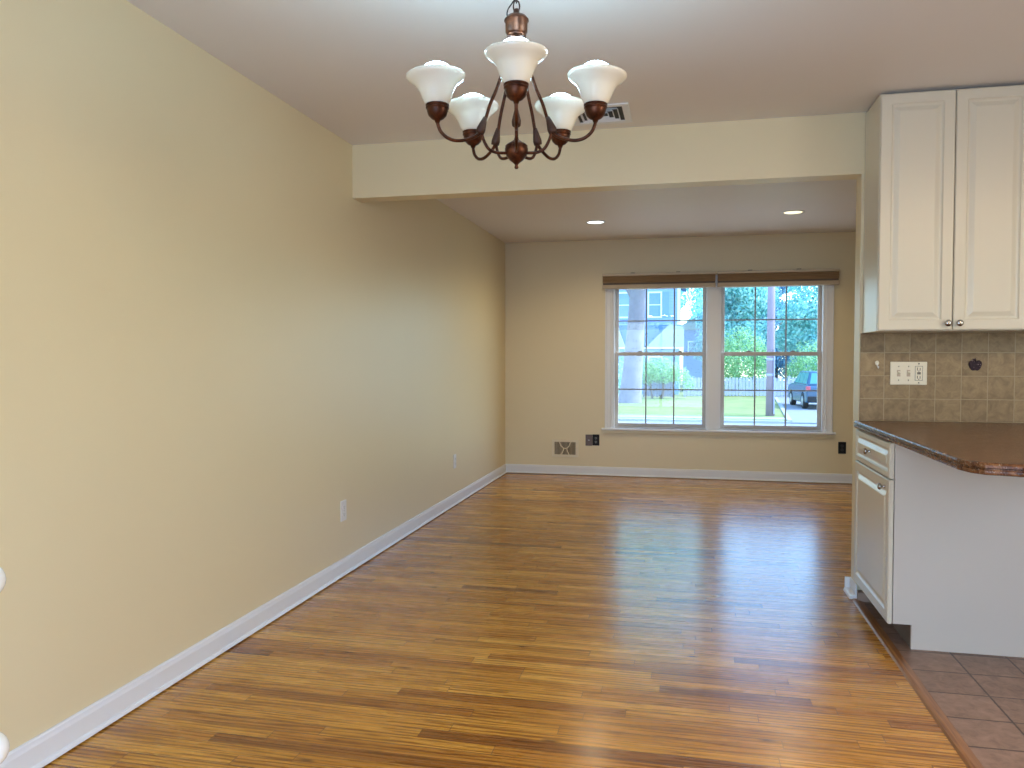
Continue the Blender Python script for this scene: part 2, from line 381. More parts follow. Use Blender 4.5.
window_unit(2, 0.324, 1.329)

# raised shades
def shade(x0, x1, label):
    root = thing('window_shade', ((x0 + x1) / 2, YF - .03, 1.93), label, 'window shade', 'raised shades over the window')
    w = (x1 - x0) / 2; y = 0.008
    MB().prism([(y, .128), (-.052, .128), (-.055, .132), (-.055, .150), (-.050, .154), (y, .154)], 'x', -w, w).build('headrail', 'headrail', root)
    pl = [(-.002, .128)]; n = 5
    for i in range(n):
        z = .126 - i * .014
        pl += [(-.050, z), (-.040, z - .007)]
    pl += [(-.046, .058), (-.002, .058)]
    MB().prism(pl, 'x', -w + .004, w - .004).build('fabric_stack', 'shade', root)
    MB().box((-w + .006, -.034, .040), (w - .006, -.006, .058)).build('dark_gap_strip', M['kick'], root)  # dark strip standing in for the shade in the gap above the rail
    MB().prism([(-.004, .0), (-.046, .0), (-.052, .006), (-.052, .034), (-.046, .040), (-.004, .040)], 'x', -w + .002, w - .002).build('bottom_rail', 'shade_rail', root)
    for q in (-.45, .35):
        MB().prism([(.004, .150), (-.058, .155), (-.058, .159), (.004, .159)], 'x', w * q - .02, w * q + .02).build('bracket', 'kick', root)
    return root
shade(-0.838, 0.288, 'raised brown shade stacked above the left half of the window')
shade(0.302, 1.438, 'raised brown shade stacked above the right half of the window')

# ------------------------------------------------------------------ chandelier
CX, CY = -0.459, 2.114
ch = thing('chandelier', (CX, CY, 1.7375), 'bronze five-arm chandelier with upturned white glass shades hanging on a chain', 'chandelier')
Z0 = 1.735
def L(x, y, z): return (x, y, z - Z0)
# bottom hub with finial
MB().lathe([(0, 0), (.004, .001), (.006, .005), (.004, .010), (.005, .013), (.010, .018), (.018, .024), (.028, .036), (.0315, .046), (.032, .056), (.030, .060), (.031, .063), (.026, .068), (.016, .074), (.007, .080), (.006, .086), (0, .086)]).build('hub', 'bronze', ch)
# slim centre stem
MB().tube([(0, 0, .08), (0, 0, .36)], .0048, 12).build('stem', 'bronze', ch)
# top cap
zt = 2.103 - Z0
MB().lathe([(0, zt - .008), (.026, zt - .008), (.027, zt - .002), (.0265, zt + .002), (.030, zt + .004), (.0305, zt + .031), (.034, zt + .034), (.0335, zt + .038), (.026, zt + .047), (.014, zt + .052), (.009, zt + .054), (.008, zt + .066), (.004, zt + .068), (0, zt + .068)]).build('top_cap', 'bronze', ch)
def bez(p, n):
    # Catmull-Rom through points
    out = []; P = [p[0]] + list(p) + [p[-1]]
    for i in range(1, len(P) - 2):
        a, b, c, d = map(Vector, (P[i - 1], P[i], P[i + 1], P[i + 2]))
        for k in range(n):
            t = k / n; out.append(0.5 * ((2 * b) + (c - a) * t + (2 * a - 5 * b + 4 * c - d) * t * t + (3 * b - a - 3 * c + d) * t ** 3))
    out.append(Vector(p[-1])); return out
RR = 0.2214
yaw = R(12.575)
def rz(a, r, z): return (r * math.cos(a), r * math.sin(a), z - Z0)
a0 = math.atan2(-math.cos(yaw), math.sin(yaw)) - R(0.5)
SH = [(.026, .004), (.033, .010), (.0385, .022), (.043, .034), (.048, .046), (.056, .058), (.068, .067), (.0755, .073), (.0785, .079), (.0785, .0825), (.0765, .0845), (.0745, .0830), (.0735, .0785), (.064, .070), (.052, .061), (.044, .049), (.039, .035), (.0345, .023), (.029, .012), (.024, .008)]
for k in range(5):
    a = a0 + k * 2 * PI / 5
    arm = [(RR, 1.850), (RR - .001, 1.838), (RR - .010, 1.818), (RR - .030, 1.803), (RR - .056, 1.799), (RR - .085, 1.806), (RR - .112, 1.820), (.100, 1.838), (.089, 1.862), (.075, 1.905), (.054, 1.955), (.036, 2.010), (.026, 2.055), (.022, 2.092)]
    am = MB().tube(bez([rz(a, r, z) for r, z in arm], 6), .0047, 10).build('arm', 'bronze', ch)
    low = [(.099, 1.842), (.098, 1.820), (.090, 1.799), (.078, 1.783), (.058, 1.776), (.028, 1.777)]
    MB().tube(bez([rz(a, r, z) for r, z in low], 6), .0043, 10).build('scroll', 'bronze', am)
    # conical sleeve joining arm and scroll
    p0 = Vector(rz(a, .105, 1.824)); p1 = Vector(rz(a, .089, 1.868)); d = p1 - p0
    MB().tube([p0, p0 + d * .25, p0 + d * .7, p1], [.0115, .0125, .0085, .0055], 12).build('sleeve', 'bronze_dark', am)
    c = rz(a, RR, 1.848)
    cup = MB().lathe([(0, -.006), (.006, -.006), (.008, 0), (.016, .004), (.024, .012), (.0275, .022), (.0285, .026), (.0285, .030), (.031, .031), (.031, .034), (.029, .035), (.0285, .037), (.0315, .038), (.0315, .041), (.0, .041)], c).build('cup', 'bronze', ch)
    sh = MB().lathe(SH + [SH[0]], (c[0], c[1], c[2] + .036), 48, Matrix.Rotation(R(3), 4, Vector((-math.sin(a), math.cos(a), 0)))).build('lamp_shade', 'opal', ch)
    MB().ball((c[0], c[1], c[2] + .036 + .080), .0475, 28, .76).build('globe_bulb', 'bulb', ch)
# chain and wire up to the ceiling canopy
zc = zt + .066
def link(z, tilt):
    pts = []
    for i in range(20):
        t = 2 * PI * i / 20; u = .0085 * math.cos(t); w = .0165 * math.sin(t)
        pts.append((u * math.cos(tilt), u * math.sin(tilt), z + w))
    return pts
chain = MB(); i = 0; z = zc + .008
while z < C - Z0 - .03:
    chain.tube(link(z, (i % 2) * PI / 2 + .3), .0022, 6, closed=True); z += .0265; i += 1
chain.build('chain', 'bronze_dark', ch)
wire = [(.006, .0, zt + .05), (-.022, -.004, zt + .045), (-.024, -.004, zt + .064), (-.010, -.003, zt + .085), (.008, -.004, zt + .11), (.012, .002, zt + .15), (-.010, .004, zt + .20), (.004, 0, zt + .27), (0, 0, C - Z0 - .02)]
MB().tube(bez(wire, 6), .0020, 6).build('cord', 'black', ch)
zz = C - Z0
MB().lathe([(0, zz - .03), (.010, zz - .03), (.035, zz - .022), (.055, zz - .008), (.06, zz), (0, zz)]).build('canopy', 'bronze', ch)

# ------------------------------------------------------------------ recessed ceiling lights
def recessed(x, y, mat, label):
    r = thing('recessed_light', (x, y, C), label, 'ceiling light', 'recessed lights beyond the beam')
    MB().lathe([(.074, -.0005), (.074, -.004), (.080, -.006), (.092, -.005), (.096, -.0005)], n=40).build('trim_ring', 'white', r)
    MB().lathe([(0, -.0035), (.062, -.0035), (.0735, -.0025), (.0735, -.0005), (0, -.0005)], n=40).build('lens', mat, r)
for lx, ly, lc in ((-0.795, 7.0, (1.0, .80, .52)), (0.868, 6.89, (1.0, .76, .44))):
    light('SPOT', 'recessed_lamp', (lx, ly, C - .012), (0, 0, 0), 40, lc, spot_size=R(160), spot_blend=.8, shadow_soft_size=.05)
recessed(-0.795, 7.0, 'led_cool', 'round recessed ceiling light glowing cool white, nearer the left wall')
recessed(0.868, 6.89, 'led_warm', 'round recessed ceiling light glowing warm yellow, nearer the right side')

# ------------------------------------------------------------------ ceiling vent
v = thing('ceiling_vent', (-0.425, 3.935, C), 'square off-white louvred air vent in the ceiling beside the beam, behind the chandelier', 'air vent')
w, h_ = .150, .150
m = MB()
for (a, b) in (((-w, -h_), (w, -h_ + .035)), ((-w, h_ - .035), (w, h_)), ((-w, -h_ + .035), (-w + .035, h_ - .035)), ((w - .035, -h_ + .035), (w, h_ - .035))):
    m.box((a[0], a[1], -.008), (b[0], b[1], -.0005))
m.build('frame', 'white', v, bevel=.003)
MB().box((-w + .035, -h_ + .035, -.0015), (w - .035, h_ - .035, -.0005)).build('duct_opening', 'darkgrey', v)
for q in range(4):      # nested square louvres
    s_ = .018 + q * .026
    m = MB()
    for k in range(4):
        ca, sa = math.cos(k * PI / 2), math.sin(k * PI / 2)
        pr = [(-s_, -s_), (s_, -s_), (s_ - .008, -s_ + .008), (-s_ + .008, -s_ + .008)]
        vs = [(x * ca - y * sa, x * sa + y * ca, -.012 if j < 2 else -.003) for j, (x, y) in enumerate(pr)]
        vs += [(x, y, z + .0012) for x, y, z in vs]
        m.add(vs, [(0, 1, 2, 3), (7, 6, 5, 4), (0, 4, 5, 1), (1, 5, 6, 2), (2, 6, 7, 3), (3, 7, 4, 0)])
    m.build('louvre', 'white', v)

# ------------------------------------------------------------------ wall vent and outlets on far wall
v = thing('wall_vent', (-1.228, YF, .276), 'cream wall register low on the far wall with hourglass-shaped grille', 'air vent')
w, hh = .140, .090
m = MB()
for a, b in (((-w, -hh), (w, -hh + .024)), ((-w, hh - .024), (w, hh)), ((-w, -hh + .024), (-w + .028, hh - .024)), ((w - .028, -hh + .024), (w, hh - .024))):
    m.box((a[0], -.012, a[1]), (b[0], -.0005, b[1]))
m.build('frame', 'ventcream', v, bevel=.003)
MB().box((-w + .028, -.003, -hh + .024), (w - .028, -.0005, hh - .024)).build('backing', 'ventdark', v)
m = MB()
for s_ in (-1, 1):
    m.tube(bez([(s_ * .058, -.008, hh - .024), (s_ * .042, -.008, .025), (s_ * .018, -.008, .0), (s_ * .026, -.008, -.035), (s_ * .044, -.008, -hh + .024)], 6), .006, 8)
m.tube([(-.012, -.008, 0), (.012, -.008, 0)], .006, 8)
m.build('ornament', 'ventcream', v)
m = MB()
for i in range(17):
    x = -w + .034 + i * .0133
    m.box((x, -.0075, -hh + .024), (x + .003, -.004, hh - .024))
m.build('grille', 'ventcream', v)

def outlet(loc, rot, label, plate, dark, group=None, cat='outlet', face='ventdark'):
    # local frame: plate faces -y
    o = thing('wall_outlet', loc, label, cat, group, rot)
    MB().box((-.036, -.0065, -.058), (.036, -.0005, .058)).build('plate', plate, o, bevel=.003)
    for zc_ in (.020, -.020):
        rec = MB().prism([(.0165 * math.cos(t), zc_ + .0145 * math.sin(t)) for t in [2 * PI * i / 16 for i in range(16)]], 'y', -.0085, -.0065).build('receptacle', face, o)
        MB().box((-.0075, -.0090, zc_ - .002), (-.0055, -.0085, zc_ + .007)).box((.0055, -.0090, zc_ - .002), (.0075, -.0085, zc_ + .006)).box((-.002, -.0090, zc_ - .010), (.002, -.0085, zc_ - .006)).build('slot', dark, rec)
    MB().lathe([(0, 0), (.003, 0), (.003, .001), (0, .001)], (0, -.0065, 0), 12, Matrix.Rotation(R(90), 4, 'X')).build('screw', 'chrome', o)
    return o
outlet((-0.905, YF, .371), 0, 'black duplex outlet on the far wall just below the left corner of the window', 'black', 'plastic', 'far wall outlets', face='darkgrey')
o = thing('blank_cover_plate', (-0.978, YF, .368), 'brown blank cover plate attached left of the black outlet on the far wall', 'cover plate')
MB().box((-.036, -.006, -.058), (.036, -.0005, .058)).build('plate', 'brownplate', o, bevel=.003)
MB().lathe([(0, 0), (.005, 0), (.005, .002), (0, .002)], (0, -.006, 0), 12, Matrix.Rotation(R(90), 4, 'X')).build('screw', 'plastic', o)
outlet((1.495, YF, .349), 0, 'black outlet on the far wall between window and kitchen partition', 'black', 'darkgrey', 'far wall outlets', face='darkgrey')
outlet((XL, 4.037, .362), R(90), 'white duplex outlet low on the left wall, the one nearer the camera', 'plastic', 'darkgrey', 'left wall outlets', face='plastic')
outlet((XL, 6.20, .362), R(90), 'white duplex outlet low on the left wall, the one nearer the far corner', 'plastic', 'darkgrey', 'left wall outlets', face='plastic')

# ------------------------------------------------------------------ backsplash and things on it
struct(MB().box((XR + .004, YB - .009, .9068), (XK - .001, YB - .0005, 1.3425)).build('wall_backsplash', 'splash'))
YS = YB - .009
sp = thing('switch_plate', (1.0775, YS, 1.1435), 'almond wall plate with two toggle switches and an outlet on the tiled backsplash', 'switch plate')
MB().box((-.084, -.007, -.057), (.084, -.0005, .057)).build('plate', 'almond', sp, bevel=.003)
for x in (-.046, -.001):
    sw = MB().box((x - .008, -.008, -.016), (x + .008, -.007, .016)).build('toggle_switch', M['shade_rail'], sp)
    MB().prism([(-.007, -.006), (-.007, .004), (-.020, .010), (-.021, .004)], 'x', x - .0045, x + .0045).build('toggle', 'almond', sw)
    for zz in (.034, -.034):
        MB().lathe([(0, 0), (.003, 0), (.003, .0015), (0, .0015)], (x, -.007, zz), 10, Matrix.Rotation(R(90), 4, 'X')).build('screw', 'chrome', sp)
oc = MB().box((.030, -.009, -.034), (.062, -.007, .034)).build('receptacle', 'almond', sp, bevel=.002)
MB().box((.029, -.0078, -.0355), (.063, -.007, -.034)).box((.029, -.0078, .034), (.063, -.007, .0355)).box((.0285, -.0078, -.0355), (.030, -.007, .0355)).box((.062, -.0078, -.0355), (.0635, -.007, .0355)).build('receptacle_edge', 'darkgrey', sp)
for zz in (.020, -.020):
    MB().box((.038, -.0098, zz - .006), (.0405, -.009, zz + .008)).box((.050, -.0098, zz - .006), (.0525, -.009, zz + .006)).box((.0435, -.0098, zz - .011), (.0475, -.009, zz - .007)).build('slot', 'darkgrey', oc)
MB().box((.038, -.0105, -.005), (.054, -.009, -.0005)).box((.038, -.0105, .0008), (.054, -.009, .005)).build('test_button', 'darkgrey', oc)
for zz in (.047, -.047):
    MB().lathe([(0, 0), (.0032, 0), (.0032, .0015), (0, .0015)], (.046, -.007, zz), 10, Matrix.Rotation(R(90), 4, 'X')).build('screw', 'darkgrey', sp)

# dark apple emblem set on a tile
ap = thing('apple_magnet', (1.376, YS, 1.184), 'small dark purple apple-shaped ornament on the backsplash tile', 'ornament')
pts = [(0, .017), (.008, .023), (.018, .024), (.027, .017), (.029, .005), (.025, -.010), (.017, -.022), (.009, -.027), (0, -.023), (-.009, -.027), (-.017, -.022), (-.025, -.010), (-.029, .005), (-.027, .017), (-.018, .024), (-.008, .023)]
tm = NT('purple_apple_glaze'); oo = tm.obj(); vv = tm.noise(oo, 120, 3, .6)
tm.P('Base Color', tm.ramp(vv, [(.50, (.014, .005, .012)), (.60, (.04, .015, .03)), (.70, (.34, .28, .28))])).P('Roughness', .5).P('Specular IOR Level', .25)
MB().prism(pts, 'y', -.007, -.0005).build('apple', tm.m, ap, bevel=.002)
MB().tube([(0, -.004, .016), (.001, -.005, .026), (-.003, -.005, .033)], .0028, 6).prism([(.001, .020), (-.006, .030), (-.013, .033), (-.008, .023)], 'y', -.006, -.001).build('stem', tm.m, ap)
# white adhesive hook
hk = thing('adhesive_hook', (0.933, YS, 1.188), 'tiny white adhesive hook on the backsplash left of the switch plate', 'hook')
MB().prism([(.009 * math.cos(t), .006 + .012 * math.sin(t)) for t in [2 * PI * i / 14 for i in range(14)]], 'y', -.004, -.0005).build('pad', 'almond', hk)
MB().tube(bez([(0, -.004, .004), (0, -.009, -.008), (.002, -.011, -.016), (.003, -.017, -.018), (.003, -.019, -.010)], 5), .0028, 6).build('hook', 'plastic', hk)

# ------------------------------------------------------------------ cabinet door with a raised panel
def panel_door(W_, H_, th=.019, st=.055):
    # lies in local x (0..W_), z (0..H_), face towards -y at y=0; returns MB
    rings = [(0, .004), (.004, 0), (st - .010, 0), (st - .004, .0065), (st, .008), (st + .005, .008), (st + .022, .0008), (st + .026, -.0004)]
    vs = []; fs = []
    def ring(i, y): return [(i, y, i), (W_ - i, y, i), (W_ - i, y, H_ - i), (i, y, H_ - i)]
    for i, y in [(0, th)] + [(0, .004)] + rings[1:]: vs += ring(i, y)
    n = len(rings) + 1
    for k in range(n - 1):
        for j in range(4):
            a, b = k * 4 + j, k * 4 + (j + 1) % 4; fs.append((a, b, b + 4, a + 4))
    fs.append(tuple((n - 1) * 4 + j for j in range(4))); fs.append((3, 2, 1, 0))
    return MB().add(vs, fs)
def knob_mb(p, d):
    # p base point on face, facing direction d (unit)
    rot = Vector((0, 0, 1)).rotation_difference(Vector(d)).to_matrix().to_4x4()
    return MB().lathe([(0, 0), (.007, 0), (.006, .003), (.0042, .007), (.0045, .012), (.010, .015), (.0145, .019), (.0150, .023), (.012, .027), (.006, .029), (0, .0295)], p, 20, rot)

# upper wall cabinet, two doors
ZU = 1.343; UX0, UX1 = .863, 1.492; UY = 3.892
uc = thing('wall_cabinet', (UX0, YB, ZU), 'white two-door wall cabinet reaching up to the ceiling above the tiled backsplash', 'cabinet')
MB().box((0, UY - YB, 0), (UX1 - UX0, -.010, C - ZU - .012)).build('carcass', 'cabinet', uc, bevel=.001)
dw = (UX1 - UX0) / 2
for k in range(2):
    d = panel_door(dw - .004, C - ZU - .022); o = d.build('door', 'cabinet', uc)
    o.location = (k * dw + .002 , UY - YB - .020, .003)
    kx = dw - .004 - .022 if k == 0 else .022
    knob_mb((kx, 0, .030), (0, -1, 0)).build('knob', 'chrome', o)
# neighbouring wall cabinet continuing out of view
uc2 = tag(MB().box((UX1 + .002, UY - .02, ZU), (XK - .001, YB - .010, C - .012)).build('wall_cabinet', 'cabinet'), 'white wall cabinet continuing the run to the right of the two-door cabinet', 'cabinet')

# base cabinet: drawer over door facing the dining side
BX, BY0, BY1 = .857, 3.512, YB - .005
bc = thing('base_cabinet', (BX, BY0, 0), 'white base cabinet with one drawer over one door under the granite-look counter', 'cabinet')
MB().box((0, .018, .10), (.60, BY1 - BY0, .868)).build('carcass', 'cabinet', bc)
MB().prism([(.002, .10), (.075, .10), (.075, -.003), (1.6, -.003), (1.6, .868), (.002, .868)], 'y', 0, .0175).build('end_panel', 'panel', bc)
MB().box((.075, .018, -.003), (.090, BY1 - BY0, .10)).build('toe_kick', 'kick', bc)
def front(z0, z1, name, kpos, st):
    W_ = BY1 - BY0 - .006
    d = panel_door(W_, z1 - z0, st=st); o = d.build(name, 'cabinet', bc)
    # rotate so the face points to -x ; local x runs to -y
    o.rotation_euler = (0, 0, R(-90)); o.location = (-.020, BY1 - BY0 - .003, z0)
    knob_mb((kpos[0] * W_, 0, kpos[1] * (z1 - z0)), (0, -1, 0)).build('knob', 'chrome', o)
front(.712, .862, 'drawer', (.48, .5), .034)
front(.098, .705, 'door', (.90, .94), .055)

# countertop with clipped corner
outer = [(.830, YB - .0095), (.826, 2.655), (.838, 2.590), (.870, 2.550), (.96, 2.525), (1.75, 2.46), (1.75, YB - .0095)]
def counter():
    prof = [(0.010, .8685), (.002, .871), (0, .876), (0, .883), (.004, .886), (.004, .8885), (0.0, .891), (0, .899), (.003, .904), (.010, .9063)]
    # inset the outline (left and near sides) per profile ring
    def inset(d):
        n = len(outer); out = []
        for i, p in enumerate(outer):
            a, b, c = Vector(outer[i - 1]), Vector(p), Vector(outer[(i + 1) % n])
            e1 = (b - a).normalized(); e2 = (c - b).normalized()
            n1 = Vector((-e1.y, e1.x)); n2 = Vector((-e2.y, e2.x))
            nn = (n1 + n2).normalized(); s = d / max(.3, nn.dot(n1)); q = b + nn * s
            out.append((q.x, min(q.y, YB - .0095)))
        return out
    vs = []; fs = []; n = len(outer)
    for d, z in prof: vs += [(x, y, z) for x, y in inset(d)]
    for k in range(len(prof) - 1):
        for j in range(n):
            a, b = k * n + j, k * n + (j + 1) % n; fs.append((a, b, b + n, a + n))
    fs.append(tuple(range(n - 1, -1, -1))); fs.append(tuple((len(prof) - 1) * n + j for j in range(n)))
    return MB().add(vs, fs)
ct = counter().build('countertop', 'granite')
tag(ct, 'brown speckled granite-look countertop with a clipped corner overhanging the white base cabinet', 'countertop')

# white round-knobbed stand cut by the left edge of the view
st = thing('white_stand', (-1.340, 1.25, 0), 'slim white stand with round knobs, only its knobs showing at the left edge', 'stand')
M['gloss_white'] = paint('gloss_white_enamel', (0.9, 0.95, 0.97), 0.2, 0.0, 0)
MB().tube([(-.004, 0, 0), (-.004, 0, .80)], .008, 12).lathe([(0, 0), (.12, 0), (.11, .012), (0, .015)], (-.004, 0, 0)).build('pole', 'gloss_white', st)
for z in (.441, .778):
    MB().ball((0, 0, z), .037, 24).build('knob', 'gloss_white', st)

# ------------------------------------------------------------------ OUTDOORS (ground 1 m below the floor)
G = -1.0
def grass(name, a, b):
    t = NT(name); o = t.obj(); n = t.noise(o, 0.55, 6, .65); n2 = t.noise(o, 9, 4, .7)
    c = t.mix(t.ramp(n, [(.35, (0,) * 3), (.65, (1,) * 3)]), a, b)
    t.P('Base Color', t.mix(t.m_('MULTIPLY', n2, .45), c, (.20, .30, .10))).P('Roughness', .95).P('Specular IOR Level', .1)
    t.bump(n2, .4, .05); return t.m
M['grass'] = grass('sunlit_lawn', (.20, .25, .10), (.32, .31, .15))
M['asphalt'] = paint('pale_asphalt', (.26, .27, .29), .9, .08, .1, 8)
M['concrete'] = paint('pale_concrete', (.38, .38, .37), .85, .06, .1, 6)
M['bounce_tan'] = paint('tan_bounce_surface', (.62, .48, .34), .85, .1, .1, 6)  # bright warm tan, picked for the light the added slab throws back
struct(MB().box((-60, YF + .4, G - .3), (60, 24.6, G)).build('front_lawn', 'grass'))
struct(MB().box((-6, YF + .16, G - .1), (8, 15.0, G + .02)).build('bounce_slab', 'bounce_tan'))  # unseen slab added to bounce warm daylight up to the far ceiling
struct(MB().box((-60, 24.6, G - .3), (60, 28.6, G - .05)).build('street', 'asphalt'))
struct(MB().box((-60, 28.6, G - .3), (3.6, 28.8, G + .03)).build('kerb', 'concrete'))
struct(MB().prism([(-60, 28.8), (3.55, 28.8), (4.95, 46.2), (7.6, 80), (-60, 80)], 'z', G - .3, G + .01).build('lawn_across_the_street', 'grass'))
struct(MB().box((-60, 29.6, G), (3.6, 30.5, G + .025)).build('sidewalk', 'concrete'))
struct(MB().prism([(3.60, 28.6), (60, 28.6), (60, 80), (7.6, 80), (5.0, 46.2)], 'z', G - .3, G).build('driveway', 'asphalt'))
struct(MB().prism([(3.52, 28.8), (3.68, 28.8), (5.08, 46.2), (4.92, 46.2)], 'z', G, G + .06).build('driveway_kerb', 'concrete'))

# foliage: many small leaf faces in lobes
def leafmat(name, cols, tr=.45):
    t = NT(name); g = t.n('ShaderNodeNewGeometry', out=8)   # random per island
    o = t.obj(); n = t.noise(o, .8, 3)
    f = t.m_('ADD', t.m_('MULTIPLY', g, .6), t.m_('MULTIPLY', n, .4))
    c = t.ramp(f, [(.15, cols[0]), (.5, cols[1]), (.85, cols[2])])
    t.P('Base Color', c).P('Roughness', .6).P('Specular IOR Level', .25)
    tl = t.n('ShaderNodeBsdfTranslucent', {'Color': c}); mx = t.n('ShaderNodeMixShader', {0: tr, 1: t.b.outputs[0], 2: tl})
    t.t.links.new(mx, t.out.inputs[0]); return t.m
M['leaf_hazed'] = leafmat('haze_tinted_leaves', [(.22, .54, .54), (.42, .76, .72), (.70, .92, .86)])  # pale cyan cast of hazy daylight put into the leaf colour
M['leaf_lime'] = leafmat('lime_green_leaves', [(.18, .42, .20), (.38, .64, .32), (.60, .80, .48)])
M['leaf_dark'] = leafmat('dark_blue_green_leaves', [(.10, .26, .42), (.18, .38, .52), (.30, .55, .60)])
M['bark'] = paint('pale_bark', (.33, .30, .36), .9, .3, .5, 4)
M['bark_brown'] = paint('brown_bark', (.24, .17, .14), .9, .2, .5, 6)
def leaves(lobes, n, size, rnd):
    m = MB(); tot = sum(l[3] * l[4] * l[5] for l in lobes)
    for (cx, cy, cz, rx, ry, rzz) in lobes:
        k = max(20, int(n * rx * ry * rzz / tot))
        for _ in range(k):
            while True:
                d = Vector((rnd.gauss(0, 1), rnd.gauss(0, 1), rnd.gauss(0, 1)))
                if d.length > .1: break
            d.normalize(); r = rnd.uniform(.55, 1.0) * (1 + .12 * math.sin(d.x * 9 + cx) * math.cos(d.z * 8 + cy))
            p = Vector((cx + d.x * rx * r, cy + d.y * ry * r, cz + d.z * rzz * r))
            if p.z < G + .03: continue
            nrm = (d + Vector((rnd.uniform(-.8, .8), rnd.uniform(-.8, .8), rnd.uniform(-.5, .9)))).normalized()
            u = nrm.orthogonal().normalized(); w = nrm.cross(u); a = rnd.uniform(0, 6.3)
            u, w = u * math.cos(a) + w * math.sin(a), w * math.cos(a) - u * math.sin(a)
            s = size * rnd.uniform(.6, 1.3)
            m.add([p - u * s, p + w * s * .45, p + u * s, p - w * s * .45], [(0, 1, 2, 3)])
    return m
def tree(name, cat, x, y, lobes, trunk, lm, bm_, label, n, size, seed, group=None):
    r = thing(name, (x, y, G), label, cat, group); rnd = random.Random(seed)
    L_ = [(a, b, c, d, e, f) for a, b, c, d, e, f in lobes]
    lv = leaves([(a, b, c + G, d, e, f) for a, b, c, d, e, f in L_], n, size, rnd)
    lv.v = [(vx, vy, vz - G) for vx, vy, vz in lv.v]
    lv.build('foliage', lm, r, fix=False)
    if trunk:
        mb = MB()
        for pts, rad in trunk: mb.tube(bez(pts, 5), [rad[0] + (rad[1] - rad[0]) * i / ((len(pts) - 1) * 5) for i in range((len(pts) - 1) * 5 + 1)], 10)
        mb.build('trunk', bm_, r)
    return r
def lobes_for(rx, h0, h1, n, seed, ry=None):
    rnd = random.Random(seed); ry = ry or rx; out = []
    for i in range(n):
        t = rnd.uniform(0, 1); z = h0 + (h1 - h0) * t; q = math.sin(PI * (.15 + .75 * t)); s = rnd.uniform(.35, .55)
        out.append((rnd.uniform(-1, 1) * rx * q * .65, rnd.uniform(-1, 1) * ry * q * .65, z, rx * s, ry * s, (h1 - h0) * rnd.uniform(.16, .26)))
    return out
# big pale-barked tree across the street, trunk filling the left panes
tree('shade_tree', 'tree', -2.75, 39.6, lobes_for(6.0, 7.5, 14.0, 16, 3), [([(0.0, 0, -.05), (.05, 0, .5), (.14, 0, 1.6), (.26, 0, 3.2), (.38, 0, 5.4), (.45, 0, 8.5)], (.62, .34)), ([(.38, 0, 5.4), (1.2, .2, 7.0), (2.4, .3, 9.5)], (.2, .08)), ([(.36, 0, 5.0), (-.8, .1, 7.2), (-2.2, .2, 9.8)], (.22, .08))], 'leaf_lime', 'bark', 'large pale-barked shade tree across the street, seen through the left window', 9000, .13, 11)
tree('tree', 'tree', 0.4, 72, lobes_for(3.2, 4.0, 11, 16, 5), [([(0, 0, 0), (.1, 0, 3), (.1, 0, 6)], (.22, .1))], 'leaf_hazed', 'bark_brown', 'tree behind the picket fence, its crown right of the blue house', 12000, .15, 12, 'trees behind the fence')
tree('tree', 'tree', 3.4, 56.0, lobes_for(3.2, 2.2, 8.8, 18, 6), [([(0, 0, 0), (.1, 0, 3), (.2, 0, 6)], (.25, .1))], 'leaf_hazed', 'bark_brown', 'tall haze-tinted green tree filling the left panes of the right window', 22000, .15, 13, 'trees behind the fence')
tree('tree', 'tree', 9.2, 56.5, lobes_for(3.6, 2.0, 9.2, 18, 8), [([(0, 0, 0), (-.1, 0, 3), (.2, 0, 6)], (.28, .1))], 'leaf_hazed', 'bark_brown', 'tall haze-tinted green tree filling the right panes of the right window', 22000, .15, 14, 'trees behind the fence')
tree('tree', 'tree', 9.2, 82.0, lobes_for(5.0, 1.8, 10.6, 16, 9), [([(-.4, 0, 0), (-.3, 0, 3), (.2, 0, 6)], (.3, .12))], 'leaf_dark', 'bark_brown', 'dark blue-green tree behind the utility pole, farthest back', 20000, .17, 15, 'trees behind the fence')
tree('tree', 'tree', 18.0, 58, lobes_for(4.0, 1.6, 9.0, 14, 10), [([(0, 0, 0), (-.1, 0, 3), (.2, 0, 6)], (.3, .12))], 'leaf_hazed', 'bark_brown', 'tree at the far right behind the parked car', 6000, .16, 16, 'trees behind the fence')
tree('shrub', 'shrub', -1.3, 44.2, [(0, 0, 1.55, 1.1, .8, .75), (-.8, 0, 1.5, .6, .5, .8), (.9, 0, 1.35, .65, .6, .55), (1.5, .1, .9, .4, .4, .5)], [([(0, 0, 0), (.1, 0, .6), (0, 0, 1.4)], (.09, .05)), ([(-.5, 0, 0), (-.6, 0, .7), (-.7, 0, 1.3)], (.06, .04))], 'leaf_lime', 'bark_brown', 'round lime-green shrub in front of the blue house', 5200, .06, 21, 'shrubs across the street')
tree('shrub', 'shrub', 3.3, 48.9, [(0, 0, 2.2, 1.7, 1.0, 2.0), (-1.2, 0, 1.9, 1.1, .8, 1.7), (1.1, 0, 1.8, .8, .7, 1.6)], None, 'leaf_lime', None, 'tall yellow-green shrub over the picket fence left of the utility pole', 9000, .075, 22, 'shrubs across the street')
tree('shrub', 'shrub', 7.6, 49.8, [(0, 0, 1.8, 1.5, 1.0, 1.6), (-1.1, 0, 1.3, .7, .7, 1.1), (1.4, 0, 2.2, 1.1, .8, 1.8)], None, 'leaf_lime', None, 'yellow-green shrub over the fence above the parked car', 7000, .075, 23, 'shrubs across the street')
tree('shrub', 'shrub', -4.1, 42.6, [(0, 0, .9, 1.1, .8, 1.0), (.6, .2, 1.4, .6, .5, .8)], None, 'leaf_hazed', None, 'haze-tinted green shrub left of the large tree trunk', 3000, .07, 24, 'shrubs across the street')

